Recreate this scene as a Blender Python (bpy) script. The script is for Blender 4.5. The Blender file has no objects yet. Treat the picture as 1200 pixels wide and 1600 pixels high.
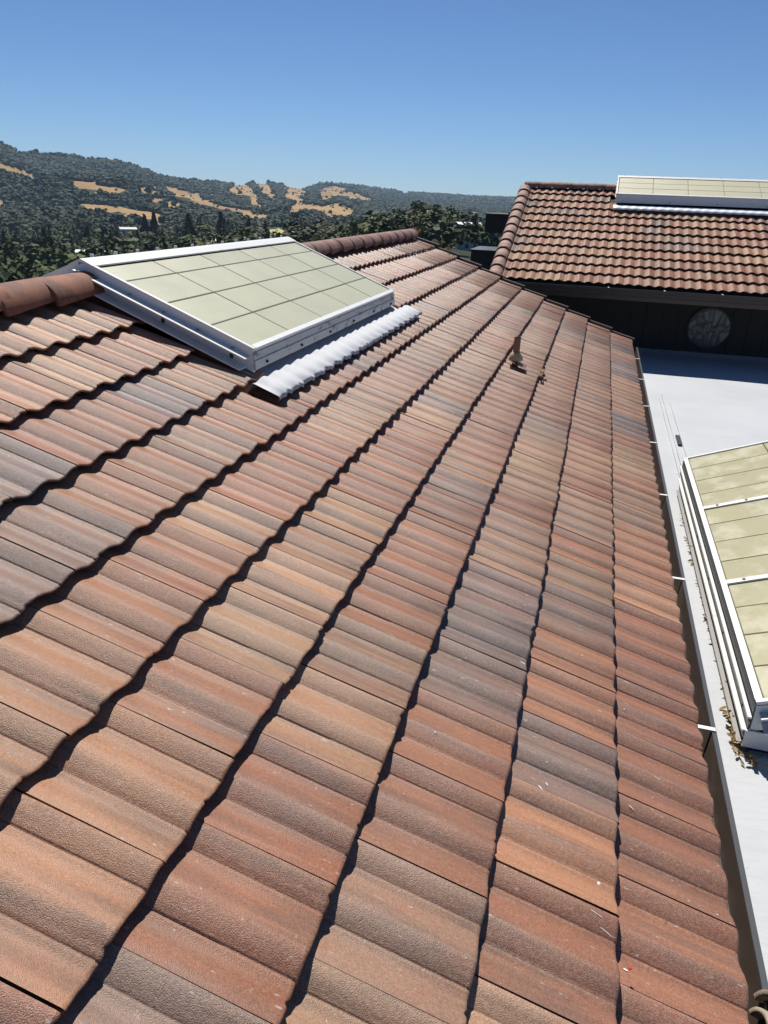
import bpy, math, random
import numpy as np
from mathutils import Matrix, Vector, Euler
R = math.radians
rnd = random.Random(11)
nrs = np.random.RandomState(5)
sc = bpy.context.scene
col = sc.collection

# ---------------------------------------------------------------- camera
F_PX, PITCH, YAW, ROLL = 1161.06, .4042, -.2562, .039
CAM = Vector((-.6311, 0, 1.8846))
fw = Vector((math.sin(YAW)*math.cos(PITCH), math.cos(YAW)*math.cos(PITCH), -math.sin(PITCH)))
r0 = Vector((math.cos(YAW), -math.sin(YAW), 0)); u0 = r0.cross(fw)
rt = r0*math.cos(ROLL) + u0*math.sin(ROLL); up = u0*math.cos(ROLL) - r0*math.sin(ROLL)
cd = bpy.data.cameras.new('camera'); cam = bpy.data.objects.new('camera', cd); col.objects.link(cam)
cam.matrix_world = Matrix(((rt.x, up.x, -fw.x, CAM.x), (rt.y, up.y, -fw.y, CAM.y), (rt.z, up.z, -fw.z, CAM.z), (0, 0, 0, 1)))
cd.sensor_fit = 'HORIZONTAL'; cd.sensor_width = 36; cd.lens = F_PX/1200*36
cd.clip_start = .05; cd.clip_end = 30000
sc.camera = cam
sc.render.resolution_x, sc.render.resolution_y = 768, 1024

# ---------------------------------------------------------------- sky and sun
SUN_EL, SUN_PHI = R(55), R(22)          # elevation; horizontal angle from +Y towards -X
sd = Vector((-math.sin(SUN_PHI)*math.cos(SUN_EL), math.cos(SUN_PHI)*math.cos(SUN_EL), math.sin(SUN_EL)))
w = bpy.data.worlds.new('World'); sc.world = w; w.use_nodes = True
nt = w.node_tree; nt.nodes.clear()
sky = nt.nodes.new('ShaderNodeTexSky'); sky.sky_type = 'NISHITA'; sky.sun_disc = False
sky.sun_elevation = SUN_EL; sky.sun_rotation = -SUN_PHI
sky.altitude = 500; sky.air_density = .75; sky.dust_density = .0; sky.ozone_density = 6.0
bg = nt.nodes.new('ShaderNodeBackground'); bg.inputs[1].default_value = .06
wo = nt.nodes.new('ShaderNodeOutputWorld')
tn = nt.nodes.new('ShaderNodeMix'); tn.data_type = 'RGBA'; tn.blend_type = 'MULTIPLY'; tn.inputs[0].default_value = 1; tn.inputs[7].default_value = (.87, 1.0, 1.15, 1)
nt.links.new(sky.outputs[0], tn.inputs[6]); nt.links.new(tn.outputs[2], bg.inputs[0]); nt.links.new(bg.outputs[0], wo.inputs[0])
ld = bpy.data.lights.new('sun', 'SUN'); ld.energy = 5.0; ld.angle = R(.5); ld.color = (1, .955, .88)
lo = bpy.data.objects.new('sun', ld); col.objects.link(lo)
lo.rotation_euler = sd.to_track_quat('Z', 'Y').to_euler(); lo.location = (-20, 30, 40)
vs = sc.view_settings; vs.view_transform = 'Standard'; vs.look = 'None'; vs.gamma = 1; vs.use_curve_mapping = False
vs.exposure = 0.25

# ---------------------------------------------------------------- helpers
def tag(o, label=None, cat=None, group=None, kind=None):
    for k, v in (('label', label), ('category', cat), ('group', group), ('kind', kind)):
        if v: o[k] = v
    return o
def link(o, parent=None):
    col.objects.link(o)
    if parent is not None:
        o.parent = parent
        o.matrix_parent_inverse = Matrix.Translation(parent_origin(parent)).inverted()
    return o
def parent_origin(p):
    v = Vector(p.location)
    while p.parent: p = p.parent; v = v if True else v
    return v
def thing(name, loc, label, cat, group=None):
    o = bpy.data.objects.new(name, None); o.empty_display_size = .2; o.location = loc; col.objects.link(o)
    return tag(o, label, cat, group)
class MB:
    """collects vertices and faces in world coordinates"""
    def __init__(s): s.v = []; s.f = []; s.sm = []
    def add(s, vs_, fs_, smooth=False):
        n = len(s.v); s.v += [tuple(p) for p in vs_]
        for f in fs_: s.f.append(tuple(i+n for i in f)); s.sm.append(smooth)
        return s
    def box(s, x0, x1, y0, y1, z0, z1, m=None):
        vs_ = [Vector((x, y, z)) for x in (x0, x1) for y in (y0, y1) for z in (z0, z1)]
        if m is not None: vs_ = [m @ p for p in vs_]
        return s.add(vs_, [(0,1,3,2), (4,6,7,5), (0,4,5,1), (2,3,7,6), (0,2,6,4), (1,5,7,3)])
    def prism(s, poly, a0, a1, axis='y'):
        """poly of 2-D points swept along an axis (poly is in x,z for axis y; y,z for axis x)"""
        n = len(poly)
        mk = (lambda p, a: (p[0], a, p[1])) if axis == 'y' else (lambda p, a: (a, p[0], p[1])) if axis == 'x' else (lambda p, a: (p[0], p[1], a))
        vs_ = [mk(p, a0) for p in poly] + [mk(p, a1) for p in poly]
        fs_ = [(i, (i+1) % n, n+(i+1) % n, n+i) for i in range(n)] + [tuple(range(n))[::-1], tuple(range(n, 2*n))]
        return s.add(vs_, fs_)
    def tube(s, pts, rad, n=8, cap=True, smooth=True):
        vs_ = []; fs_ = []
        for i, p in enumerate(pts):
            p = Vector(p); d = (Vector(pts[min(i+1, len(pts)-1)]) - Vector(pts[max(i-1, 0)])).normalized()
            a = d.orthogonal().normalized(); b = d.cross(a); rr = rad[i] if isinstance(rad, (list, tuple)) else rad
            vs_ += [p + (a*math.cos(2*math.pi*k/n) + b*math.sin(2*math.pi*k/n))*rr for k in range(n)]
        for i in range(len(pts)-1):
            for k in range(n): fs_.append((i*n+k, i*n+(k+1) % n, (i+1)*n+(k+1) % n, (i+1)*n+k))
        if cap: fs_ += [tuple(range(n))[::-1], tuple(range((len(pts)-1)*n, len(pts)*n))]
        return s.add(vs_, fs_, smooth)
    def mesh(s, name, mat):
        me = bpy.data.meshes.new(name); me.from_pydata([tuple(p) for p in s.v], [], s.f)
        me.polygons.foreach_set('use_smooth', s.sm); me.materials.append(mat); me.update()
        return me
    def build(s, name, mat, parent=None):
        return link(bpy.data.objects.new(name, s.mesh(name, mat)), parent)
def fix_normals(me):
    import bmesh
    bm = bmesh.new(); bm.from_mesh(me); bmesh.ops.recalc_face_normals(bm, faces=bm.faces); bm.to_mesh(me); bm.free()

# ---------------------------------------------------------------- materials
class N:
    def __init__(s, name):
        s.m = bpy.data.materials.new(name); s.m.use_nodes = True; s.t = s.m.node_tree; s.b = s.t.nodes['Principled BSDF']
    def n(s, typ, ins=None, **kw):
        x = s.t.nodes.new('ShaderNode'+typ)
        for k, v in kw.items(): setattr(x, k, v)
        for k, v in (ins or {}).items(): s.set(x.inputs[k], v)
        return x
    def set(s, inp, v):
        if hasattr(v, 'node') or v.__class__.__name__.startswith('NodeSocket'): s.t.links.new(v, inp)
        else: inp.default_value = v
    def math(s, op, a, b=0.0, c=False):
        x = s.n('Math', {0: a, 1: b}, operation=op); x.use_clamp = c; return x.outputs[0]
    def mix(s, f, a, b, blend='MIX'):
        x = s.n('Mix', data_type='RGBA', blend_type=blend)
        s.set(x.inputs[0], f); s.set(x.inputs[6], a if hasattr(a, 'node') else (*a, 1) if len(a) == 3 else a)
        s.set(x.inputs[7], b if hasattr(b, 'node') else (*b, 1) if len(b) == 3 else b); return x.outputs[2]
    def noise(s, vec, scale, detail=2, rough=.5):
        return s.n('TexNoise', {'Vector': vec, 'Scale': scale, 'Detail': detail, 'Roughness': rough}).outputs[0]
    def ramp(s, f, a, b):
        return s.n('MapRange', {0: f, 1: a, 2: b, 3: 0., 4: 1.}, interpolation_type='SMOOTHSTEP').outputs[0]
    def obj(s): return s.n('TexCoord').outputs['Object']
    def scale(s, vec, sc_, off=None):
        x = s.n('VectorMath', {0: vec, 1: sc_}, operation='MULTIPLY').outputs[0]
        if off is not None: x = s.n('VectorMath', {0: x, 1: off}, operation='ADD').outputs[0]
        return x
    def bump(s, h, strength, dist, normal=None):
        x = s.n('Bump', {'Strength': strength, 'Distance': dist, 'Height': h})
        if normal is not None: s.set(x.inputs['Normal'], normal)
        return x.outputs[0]
    def out(s, colr, rough=.6, spec=.5, normal=None, metal=0.):
        s.set(s.b.inputs['Base Color'], colr if hasattr(colr, 'node') else (*colr, 1)); s.set(s.b.inputs['Roughness'], rough)
        s.set(s.b.inputs['Specular IOR Level'], spec); s.set(s.b.inputs['Metallic'], metal)
        if normal is not None: s.set(s.b.inputs['Normal'], normal)
        return s.m

def tile_material(name, from_attr, grain=1.0, sp_hi=.55):
    k = N(name); o = k.obj()
    if from_attr:
        base = k.n('Attribute', attribute_name='tone').outputs['Color']; rv = k.n('Attribute', attribute_name='seed').outputs['Fac']
        o = k.n('Attribute', attribute_name='loc').outputs['Vector']
    else:
        oi = k.n('ObjectInfo'); base = oi.outputs['Color']; rv = oi.outputs['Random']
    off = k.n('CombineXYZ', {0: k.math('MULTIPLY', rv, 37.), 1: k.math('MULTIPLY', rv, 91.), 2: k.math('MULTIPLY', rv, 53.)}).outputs[0]
    st = k.noise(k.scale(o, (1.6, 15, 4), off), 1.0, 3, .55)          # streaks that run down the slope
    st2 = k.noise(k.scale(o, (2.4, 34, 6), off), 1.0, 3, .6)
    bl = k.noise(k.scale(o, (5, 5, 5), off), 1.0, 3, .6)
    c = k.mix(k.math('MULTIPLY', k.ramp(st, .45, .68), .62), base, (.160, .104, .080))
    c = k.mix(k.math('MULTIPLY', k.ramp(st2, .50, .74), .30), c, (.42, .245, .15))
    c = k.mix(k.math('MULTIPLY', k.ramp(bl, .5, .75), .35), c, (.34, .145, .085))
    g = k.noise(k.scale(o, (1, 1, 1), off), 520., 2, .7)
    c = k.mix(1., c, k.n('CombineColor', {0: k.n('MapRange', {0: g, 1: .3, 2: .7, 3: .66, 4: 1.30}).outputs[0], 1: k.n('MapRange', {0: g, 1: .3, 2: .7, 3: .66, 4: 1.30}).outputs[0], 2: k.n('MapRange', {0: g, 1: .3, 2: .7, 3: .66, 4: 1.30}).outputs[0]}).outputs[0], 'MULTIPLY')
    g3 = k.noise(k.scale(o, (1, 1, 1), off), 120., 3, .8); mr = k.n('MapRange', {0: g3, 1: .3, 2: .7, 3: .80, 4: 1.22}).outputs[0]
    c = k.mix(1., c, k.n('CombineColor', {0: mr, 1: mr, 2: mr}).outputs[0], 'MULTIPLY')
    ty = k.n('SeparateXYZ', {0: o}).outputs[1]; fu = k.math('FRACT', k.math('DIVIDE', k.math('ADD', ty, 1.8515), .1685))
    crest = k.ramp(k.math('ABSOLUTE', k.math('SUBTRACT', fu, .80)), .30, .16)
    c = k.mix(k.math('MULTIPLY', k.math('MULTIPLY', k.ramp(g3, .46, .66), crest), .14), c, (.56, .40, .30))  # pale grains on the crests, with the sun's sparkle put into their colour
    # small pale lime spots and scuffs, and dark lichen dots
    sp = k.noise(k.scale(o, (1, 1, 1), off), 46., 3, .65); sp2 = k.noise(k.scale(o, (28, 75, 40), off), 1., 2, .5)
    c = k.mix(k.math('MULTIPLY', k.ramp(sp, .68, .74), .55), c, (.50, .42, .34))
    c = k.mix(k.math('MULTIPLY', k.ramp(sp2, .70, .77), .55), c, (.55, .50, .45))
    dk = k.noise(k.scale(o, (1, 1, 1), off), 90., 2, .5)
    c = k.mix(k.math('MULTIPLY', k.ramp(dk, .70, .78), .5), c, (.05, .04, .035))
    g2 = k.noise(k.scale(o, (1, 1, 1), off), 360., 2, .8)
    vo = k.n('TexVoronoi', {'Vector': k.scale(o, (1, 1, 1), off), 'Scale': 380.}).outputs['Distance']
    nb = k.bump(k.math('SUBTRACT', k.math('ADD', g, g2), k.math('MULTIPLY', vo, .9)), k.n('MapRange', {0: crest, 1: 0., 2: 1., 3: .28, 4: .42}).outputs[0], .003)
    return k.out(c, k.n('MapRange', {0: g3, 1: .35, 2: .65, 3: .36, 4: .52}).outputs[0], k.n('MapRange', {0: crest, 1: 0., 2: 1., 3: sp_hi*.6, 4: sp_hi}).outputs[0], nb)
M = {}
M['tile'] = tile_material('concrete_tile', False); M['tile_far'] = tile_material('concrete_tile_rest', True); M['tile_matte'] = tile_material('low_sheen_tile', False, 1., .12)  # matte copy has specular lowered to hold down sun sheen on the right roof
def ridge_mat():
    k = N('ridge_tile'); o = k.obj(); oi = k.n('ObjectInfo')
    off = k.n('CombineXYZ', {0: k.math('MULTIPLY', oi.outputs['Random'], 31.), 1: k.math('MULTIPLY', oi.outputs['Random'], 17.)}).outputs[0]
    a = k.noise(k.scale(o, (9, 3, 9), off), 1., 4, .6); sp = k.noise(k.scale(o, (40, 18, 40), off), 1., 3, .6); g = k.noise(k.scale(o, (1, 1, 1), off), 300., 2)
    c = k.mix(k.math('MULTIPLY', k.ramp(a, .38, .68), .75), oi.outputs['Color'], (.11, .06, .045))
    c = k.mix(k.math('MULTIPLY', k.ramp(sp, .69, .74), .6), c, (.45, .38, .33))
    return k.out(c, .72, .35, k.bump(k.math('ADD', g, k.math('MULTIPLY', sp, .6)), .6, .004))
M['ridge'] = ridge_mat()
def paint(name, c, rough, dirt=.0, dc=(.12, .11, .10), scale_=(6, 6, 25), lo_=.55, hi=.75, bumps=.1):
    k = N(name); o = k.obj(); a = k.noise(k.scale(o, scale_), 1., 5, .65); b = k.noise(o, 60., 3)
    cc = k.mix(k.math('MULTIPLY', k.ramp(a, lo_, hi), dirt), c, dc)
    cc = k.mix(k.math('MULTIPLY', k.ramp(b, .55, .8), .12), cc, tuple(x*.6 for x in c))
    return k.out(cc, rough, .45, k.bump(b, bumps, .002))
M['white'] = paint('white_painted_metal', (.72, .72, .70), .42, .25)
M['white_dirty'] = paint('grimy_white_metal', (.50, .50, .50), .5, .8, (.07, .07, .07), (14, 9, 22), .52, .68)
M['apron'] = paint('silver_white_flashing', (.455, .47, .495), .65, .45, (.3, .31, .33), (10, 6, 10))
M['brown_metal'] = paint('dark_brown_gutter', (.062, .044, .036), .42, .6, (.12, .10, .07), (6, 2.5, 6))
M['gutter_lip'] = paint('gutter_rim', (.07, .073, .078), .35, .2)
M['dark_trim'] = paint('dark_brown_trim', (.055, .04, .034), .55, .3, (.09, .08, .07))
M['dark_wall'] = paint('near_black_timber', (.026, .021, .018), .7, .5, (.045, .037, .03), (3, 3, 1))
M['deck'] = paint('roof_underlay', (.02, .018, .016), .9)
M['strap'] = paint('galvanised_strap', (.80, .78, .74), .4)
M['pipe'] = paint('brown_vent_pipe', (.22, .115, .065), .5, .4, (.09, .05, .035), (20, 20, 8))
M['collar'] = paint('pale_pipe_collar', (.50, .36, .20), .5, .3)
M['stucco'] = paint('brown_stucco', (.09, .07, .055), .85)
def membrane():
    k = N('white_roof_membrane'); o = k.obj(); a = k.noise(k.scale(o, (.9, .9, .9)), 1., 5, .6); b = k.noise(k.scale(o, (3, 14, 3)), 1., 4, .55); s = k.noise(o, 26., 3, .6)
    c = k.mix(k.ramp(a, .35, .75), (.50, .515, .535), (.445, .46, .48))
    c = k.mix(k.math('MULTIPLY', k.ramp(b, .55, .75), .25), c, (.35, .36, .385))
    c = k.mix(k.math('MULTIPLY', k.ramp(s, .70, .76), .4), c, (.25, .25, .26))
    return k.out(c, .55, .4, k.bump(k.math('ADD', k.math('MULTIPLY', b, .6), a), .5, .02))
M['membrane'] = membrane()
def panel(name, c1, c2, stain=0.):
    k = N(name); o = k.obj(); oi = k.n('ObjectInfo')
    off = k.n('CombineXYZ', {0: k.math('MULTIPLY', oi.outputs['Random'], 41.), 1: k.math('MULTIPLY', oi.outputs['Random'], 23.)}).outputs[0]
    a = k.noise(k.scale(o, (3, 3, 3), off), 1., 5, .6); g = k.noise(o, 120., 3, .6)
    c = k.mix(k.ramp(a, .3, .7), c1, c2)
    c = k.mix(k.math('MULTIPLY', k.ramp(g, .5, .75), .12), c, (.25, .25, .18))
    c = k.mix(k.math('MULTIPLY', oi.outputs['Random'], .16), c, tuple(x*.72 for x in c1))
    if stain:
        s = k.noise(k.scale(o, (4.2, 3.1, 4), off), 1., 6, .6); s2 = k.noise(k.scale(o, (9, 16, 9), off), 1., 4, .6)
        c = k.mix(k.math('MULTIPLY', k.ramp(s, .46, .66), stain), c, (.47, .44, .31))
        c = k.mix(k.math('MULTIPLY', k.ramp(s2, .60, .72), stain*.7), c, (.20, .18, .10))
    dz = k.noise(k.scale(o, (22, 2.2, 9), off), 1., 4, .6); c = k.mix(k.math('MULTIPLY', k.ramp(dz, .5, .8), .22), c, (.30, .28, .21))
    return k.out(c, k.n('MapRange', {0: a, 1: .3, 2: .7, 3: .34, 4: .5}).outputs[0], .4, k.bump(g, .12, .002))
M['panel'] = panel('cream_glazing_panel', (.47, .465, .325), (.43, .43, .295))
M['panel_far'] = panel('warm_cream_panel', (.55, .52, .35), (.50, .47, .31))
M['panel_old'] = panel('weathered_cream_panel', (.36, .335, .19), (.32, .30, .165), .85)
M['joint'] = paint('dark_panel_gasket', (.05, .05, .042), .7)
def simple(name, c, rough=.6, spec=.4, var=.0):
    k = N(name); o = k.obj(); a = k.noise(o, 8., 3)
    return k.out(k.mix(k.ramp(a, .3, .7), c, tuple(x*(1-var) for x in c)), rough, spec)
M['bolt'] = simple('zinc_bolt', (.35, .34, .33), .4); M['rust'] = simple('dark_drip_stain', (.06, .055, .05), .8)
M['dry'] = simple('dry_leaf', (.40, .29, .15), .8, .2, .5); M['straw'] = simple('straw', (.55, .42, .18), .8, .2, .4)
M['red'] = simple('red_fragment', (.62, .04, .02), .5); M['dropping'] = simple('lime_spot', (.72, .70, .66), .7)
M['grille'] = simple('dark_metal_and_gap_shade', (.04, .042, .05), .45)
M['lime_bar'] = M['white']

# ---------------------------------------------------------------- ground, hills and woods
# skyline of the hills: bearing/elevation read from the valley view, kept as (bearing, elevation) of the crest
def bearing(px, py):
    d = fw*F_PX + rt*(px-600) - up*(py-800); d.normalize(); return math.atan2(d.x, d.y), math.asin(d.z)
SK = [(-400,215),(-200,205),(0,221),(33,234),(90,240),(140,247),(173,248),(200,255),(227,264),(253,275),(300,280),(367,285),(417,283),(447,287),(477,293),(510,287),(553,289),(593,295),(630,299),(680,303),(730,306),(780,308),(1000,316),(1400,330)]
sk = [bearing(*q) for q in SK]; sk_az = np.array([q[0] for q in sk]); sk_el = np.array([q[1] for q in sk])
bx = lambda px: bearing(px, 300)[0]
RC_A = np.array([bx(-400), bx(0), bx(250), bx(340), bx(480), bx(560), bx(800), bx(1400)]); RC_R = np.array([2300, 2300, 2700, 3100, 3400, 4300, 5400, 5600])
RS_R = np.array([640, 640, 720, 850, 1000, 1350, 1700, 1700])
GZ_A = np.array([bx(-400), bx(0), bx(200), bx(420), bx(560), bx(660), bx(760), bx(1000)]); GZ_Z = np.array([-44, -43, -39, -32, -26, -19, -22, -34])
def vnoise(x, y, seed=0):
    def h(i, j):
        n = (i*374761393 + j*668265263 + seed*974634) & 0x7fffffff
        n = ((n ^ (n >> 13))*1274126177) & 0x7fffffff
        return ((n ^ (n >> 16)) & 0xffff)/65535.
    xi = np.floor(x).astype(np.int64); yi = np.floor(y).astype(np.int64); a = x-xi; b = y-yi
    a = a*a*(3-2*a); b = b*b*(3-2*b)
    return (h(xi, yi)*(1-a)+h(xi+1, yi)*a)*(1-b) + (h(xi, yi+1)*(1-a)+h(xi+1, yi+1)*a)*b
def sst(t): t = np.clip(t, 0, 1); return t*t*(3-2*t)
def ground_z(az, r):
    az = np.asarray(az, float); r = np.asarray(r, float)
    x = r*np.sin(az); y = r*np.cos(az)
    rc = np.interp(az, RC_A, RC_R); rs = np.interp(az, RC_A, RS_R); el = np.interp(az, sk_az, sk_el)
    zc = CAM.z + rc*np.tan(el) - 9; gz = np.interp(az, GZ_A, GZ_Z)
    z = -4.5 + (gz*.62+4.5)*sst((r-35)/200.)
    z = z + (gz - gz*.62)*sst((r-200)/320.)
    zv = np.minimum(gz-4, -36 - .006*(rs-640))
    z = z + (zv-gz)*sst((r-560)/(rs-520))
    t = (r-rs)/(rc-rs); tt = np.clip(t, 0, 1)
    z = z + (zc-zv)*(tt**1.15)*(1-.0*tt)
    spur = (np.abs(vnoise(x/420., y/420., 3)-.5)*2 - .45)*58 + (vnoise(x/150., y/150., 4)-.5)*14 + (vnoise(x/55., y/55., 6)-.5)*4
    z = z + spur*np.clip(tt*5, 0, 1)*np.clip((1-tt)*3.5+.08, 0, 1)*np.clip((zc-zv)/120., .35, 1)
    z = z - np.clip(r-rc, 0, None)*.22
    z = z + (vnoise(x/40., y/40., 8)-.5)*3*np.clip((r-150)/200., 0, 1)
    return z
GRASS = [[(-5,257),(20,261),(53,274),(50,281),(30,273),(-5,266)], [(100,281),(125,283),(170,289),(203,297),(195,302),(150,296),(125,291)],
 [(118,315),(150,319),(185,324),(225,329),(250,337),(257,347),(246,356),(235,343),(210,337),(160,332),(130,326)], [(-5,310),(8,315),(6,323),(-5,323)],
 [(253,290),(268,293),(290,299),(311,308),(333,316),(348,322),(370,326),(396,332),(424,338),(405,345),(389,342),(370,334),(357,329),(337,325),(314,318),(296,311),(270,308)],
 [(357,294),(370,286),(392,288),(400,302),(413,327),(400,326),(389,316),(389,306),(370,306),(358,302)], [(396,285),(418,281),(426,296),(433,313),(424,316),(413,303)],
 [(444,289),(463,287),(484,302),(466,308),(482,317),(500,320),(530,317),(553,327),(553,338),(513,340),(503,331),(473,328),(447,338),(439,339),(452,325),(462,315),(446,312)],
 [(497,297),(520,290),(540,295),(567,307),(553,309),(523,306),(507,316),(497,308)], [(216,290),(226,289),(231,301),(224,302)], [(234,293),(243,292),(248,302),(240,303)],
 [(240,311),(255,310),(254,316),(241,316)],[(262,315),(284,315),(283,320),(264,320)],[(264,322),(277,322),(275,331),(264,331)],[(245,321),(258,321),(257,327),(246,327)],
 [(330,341),(346,332),(350,336),(340,343)], [(666,304),(676,306),(690,314),(704,320),(690,318),(674,311)], [(605,302),(640,300),(642,304),(612,306)], [(556,300),(585,312),(580,316),(556,308)],
 [(620,326),(632,330),(636,340),(628,338)], [(570,336),(585,335),(588,345),(570,348)], [(732,330),(752,333),(748,338),(730,335)],[(675,328),(700,331),(700,334),(676,333)],
 [(150,297),(168,303),(165,305),(148,300)],[(288,300),(315,304),(312,307),(290,303)],[(326,303),(337,306),(334,308),(326,306)]]
NEARF = [[(418,363),(436,356),(450,354.5),(462,356),(475,363),(468,366.5),(445,363),(425,367)], [(580,351),(590,349),(589,355),(581,356)],[(752,338),(772,338),(770,348),(756,346)],[(270,384),(286,378),(290,384),(275,389)],[(484,356),(492,355),(492,360),(485,360)]]
def inpoly(px, py, poly):
    r_ = np.zeros(px.shape, bool); n = len(poly)
    for i in range(n):
        x0, y0 = poly[i]; x1, y1 = poly[(i+1) % n]
        c = ((y0 > py) != (y1 > py)) & (px < (x1-x0)*(py-y0)/((y1-y0)+1e-9)+x0); r_ ^= c
    return r_
def to_view(x, y, z):
    d = np.stack([x-CAM.x, y-CAM.y, z-CAM.z], -1); zz = d @ np.array(fw); zz = np.where(zz > 1, zz, 1)
    return 600+F_PX*(d @ np.array(rt))/zz, 800-F_PX*(d @ np.array(up))/zz
def clear_of_fields(x, y, z, hs, dpx):
    ok = np.ones(x.shape, bool)
    r = np.hypot(x, y); ex = dpx*r/F_PX; ux, uy = y/r, -x/r
    for h in hs:
        for k in (-1, 0, 1): ok &= landcover(x+ux*ex*k, y+uy*ex*k, z+h) == 0
    return ok
def landcover(x, y, z):
    """1 where dry grass, 2 where mown pale field, 0 where wooded"""
    px, py = to_view(x, y, z); r = np.hypot(x, y)
    px = px + (vnoise(x/38., y/38., 21)-.5)*9 + (vnoise(x/11., y/11., 24)-.5)*7; py = py + (vnoise(x/38.+50, y/38., 22)-.5)*5 + (vnoise(x/11.+9, y/11., 25)-.5)*3
    g = np.zeros(px.shape)
    for p in GRASS: g[inpoly(px, py, p) & (r > 620)] = 1
    for p in NEARF: g[inpoly(px, py, p) & (r > 250) & (r < 950)] = 2
    return g
az_l = np.concatenate([np.arange(-180, -56, 6), np.arange(-56, 16, .16), np.arange(16, 181, 6)])*math.pi/180
r_l = np.concatenate([[0.5, 14, 30], np.geomspace(42, 620, 55), np.geomspace(632, 6200, 210), [6800, 7600, 9000, 12000]])
AZ, RR = np.meshgrid(az_l, r_l, indexing='ij')
GX = RR*np.sin(AZ); GY = RR*np.cos(AZ); GZ = ground_z(AZ, RR); GZ[:, :3] = -4.5
na, nr_ = AZ.shape
verts = np.stack([GX, GY, GZ], -1).reshape(-1, 3)
ii = np.arange(na-1)[:, None]*nr_ + np.arange(nr_-1)[None, :]
faces = np.stack([ii, ii+1, ii+nr_+1, ii+nr_], -1).reshape(-1, 4)
def np_mesh(name, v, f, mat, smooth=False, attrs=None):
    me = bpy.data.meshes.new(name); n = f.shape[1]
    me.vertices.add(len(v)); me.vertices.foreach_set('co', np.asarray(v, np.float32).ravel())
    me.loops.add(f.size); me.loops.foreach_set('vertex_index', f.astype(np.int32).ravel())
    me.polygons.add(len(f)); me.polygons.foreach_set('loop_start', np.arange(len(f), dtype=np.int32)*n); me.polygons.foreach_set('loop_total', np.full(len(f), n, np.int32))
    me.polygons.foreach_set('use_smooth', np.full(len(f), smooth))
    for an, (typ, dat) in (attrs or {}).items():
        a = me.attributes.new(an, typ, 'POINT'); a.data.foreach_set('value' if typ == 'FLOAT' else 'color' if typ == 'FLOAT_COLOR' else 'vector', np.asarray(dat, np.float32).ravel())
    me.update(calc_edges=True); me.validate(); me.materials.append(mat); return me
def terrain_mat():
    k = N('hill_ground'); o = k.obj(); g = k.n('Attribute', attribute_name='grass').outputs['Fac']; fld = k.n('Attribute', attribute_name='field').outputs['Fac']
    a = k.noise(o, .012, 6, .6); b = k.noise(o, .09, 4, .6)
    wood = k.mix(k.ramp(b, .35, .7), (.020, .030, .014), (.040, .045, .020))
    gr = k.mix(k.ramp(a, .35, .65), (.40, .265, .115), (.30, .185, .085)); gr = k.mix(k.math('MULTIPLY', k.ramp(b, .5, .75), .45), gr, (.20, .13, .06))
    c = k.mix(k.ramp(g, .35, .6), wood, gr); c = k.mix(k.ramp(fld, .35, .6), c, (.42, .38, .15))
    return k.out(c, .9, .1, k.bump(b, .6, 3.))
lc = landcover(GX, GY, GZ).reshape(-1)
ter = bpy.data.objects.new('terrain', np_mesh('terrain', verts, faces, terrain_mat(), True, {'grass': ('FLOAT', (lc == 1)*1.), 'field': ('FLOAT', (lc == 2)*1.)}))
link(ter); tag(ter, kind='structure')

def leaf_mat(name, c1, c2, tint=True):
    k = N(name); o = k.obj(); b = k.noise(o, .35, 3)
    c = k.mix(k.ramp(b, .3, .7), c1, c2)
    if tint:
        t = k.n('Attribute', attribute_name='tint').outputs['Color']; c = k.mix(1., c, t, 'MULTIPLY')
    return k.out(c, .75, .15)
M['hillwood'] = leaf_mat('hill_foliage', (.024, .038, .018), (.042, .054, .024)); M['leaf'] = leaf_mat('oak_foliage', (.055, .078, .024), (.085, .105, .036))
M['leaf_a'] = leaf_mat('dark_oak_leaves', (.040, .058, .020), (.065, .082, .028), False); M['leaf_b'] = leaf_mat('light_green_leaves', (.085, .115, .022), (.13, .15, .03), False)
M['leaf_c'] = leaf_mat('conifer_needles', (.014, .024, .012), (.028, .040, .018), False); M['bark'] = simple('bark', (.07, .05, .035), .9, .2, .4)
# icosphere blobs for the hill woods
def ico(sub):
    import bmesh
    bm = bmesh.new(); bmesh.ops.create_icosphere(bm, subdivisions=sub, radius=1); v = np.array([q.co[:] for q in bm.verts]); f = np.array([[q.index for q in p.verts] for p in bm.faces]); bm.free(); return v, f
def blobs(name, pts, rad, sub, label, squash=.85):
    v0, f0 = ico(sub); n = len(pts); nv = len(v0)
    jit = 1 + (nrs.rand(n, nv)-.5)*.7
    th = nrs.rand(n)*6.28; c, s = np.cos(th), np.sin(th)
    x = v0[None, :, 0]*c[:, None]-v0[None, :, 1]*s[:, None]; y = v0[None, :, 0]*s[:, None]+v0[None, :, 1]*c[:, None]
    hgt = (squash*(.8+nrs.rand(n)*.5))[:, None]
    V = np.stack([x*jit, y*jit, v0[None, :, 2]*jit*hgt], -1)*rad[:, None, None] + pts[:, None, :]; V[:, :, 2] += (rad*.55)[:, None]
    Fc = (f0[None] + (np.arange(n)*nv)[:, None, None]).reshape(-1, 3)
    t = (.62+.75*nrs.rand(n, 1))*np.array([[1, 1, 1]]) * np.stack([1+(nrs.rand(n)-.5)*.35, np.ones(n), 1+(nrs.rand(n)-.5)*.3], -1)
    T = np.repeat(np.concatenate([t, np.ones((n, 1))], 1), nv, 0)
    o = bpy.data.objects.new(name, np_mesh(name, V.reshape(-1, 3), Fc, M['hillwood'], False, {'tint': ('FLOAT_COLOR', T)}))
    link(o); return tag(o, label, 'trees', None, 'stuff')
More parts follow.
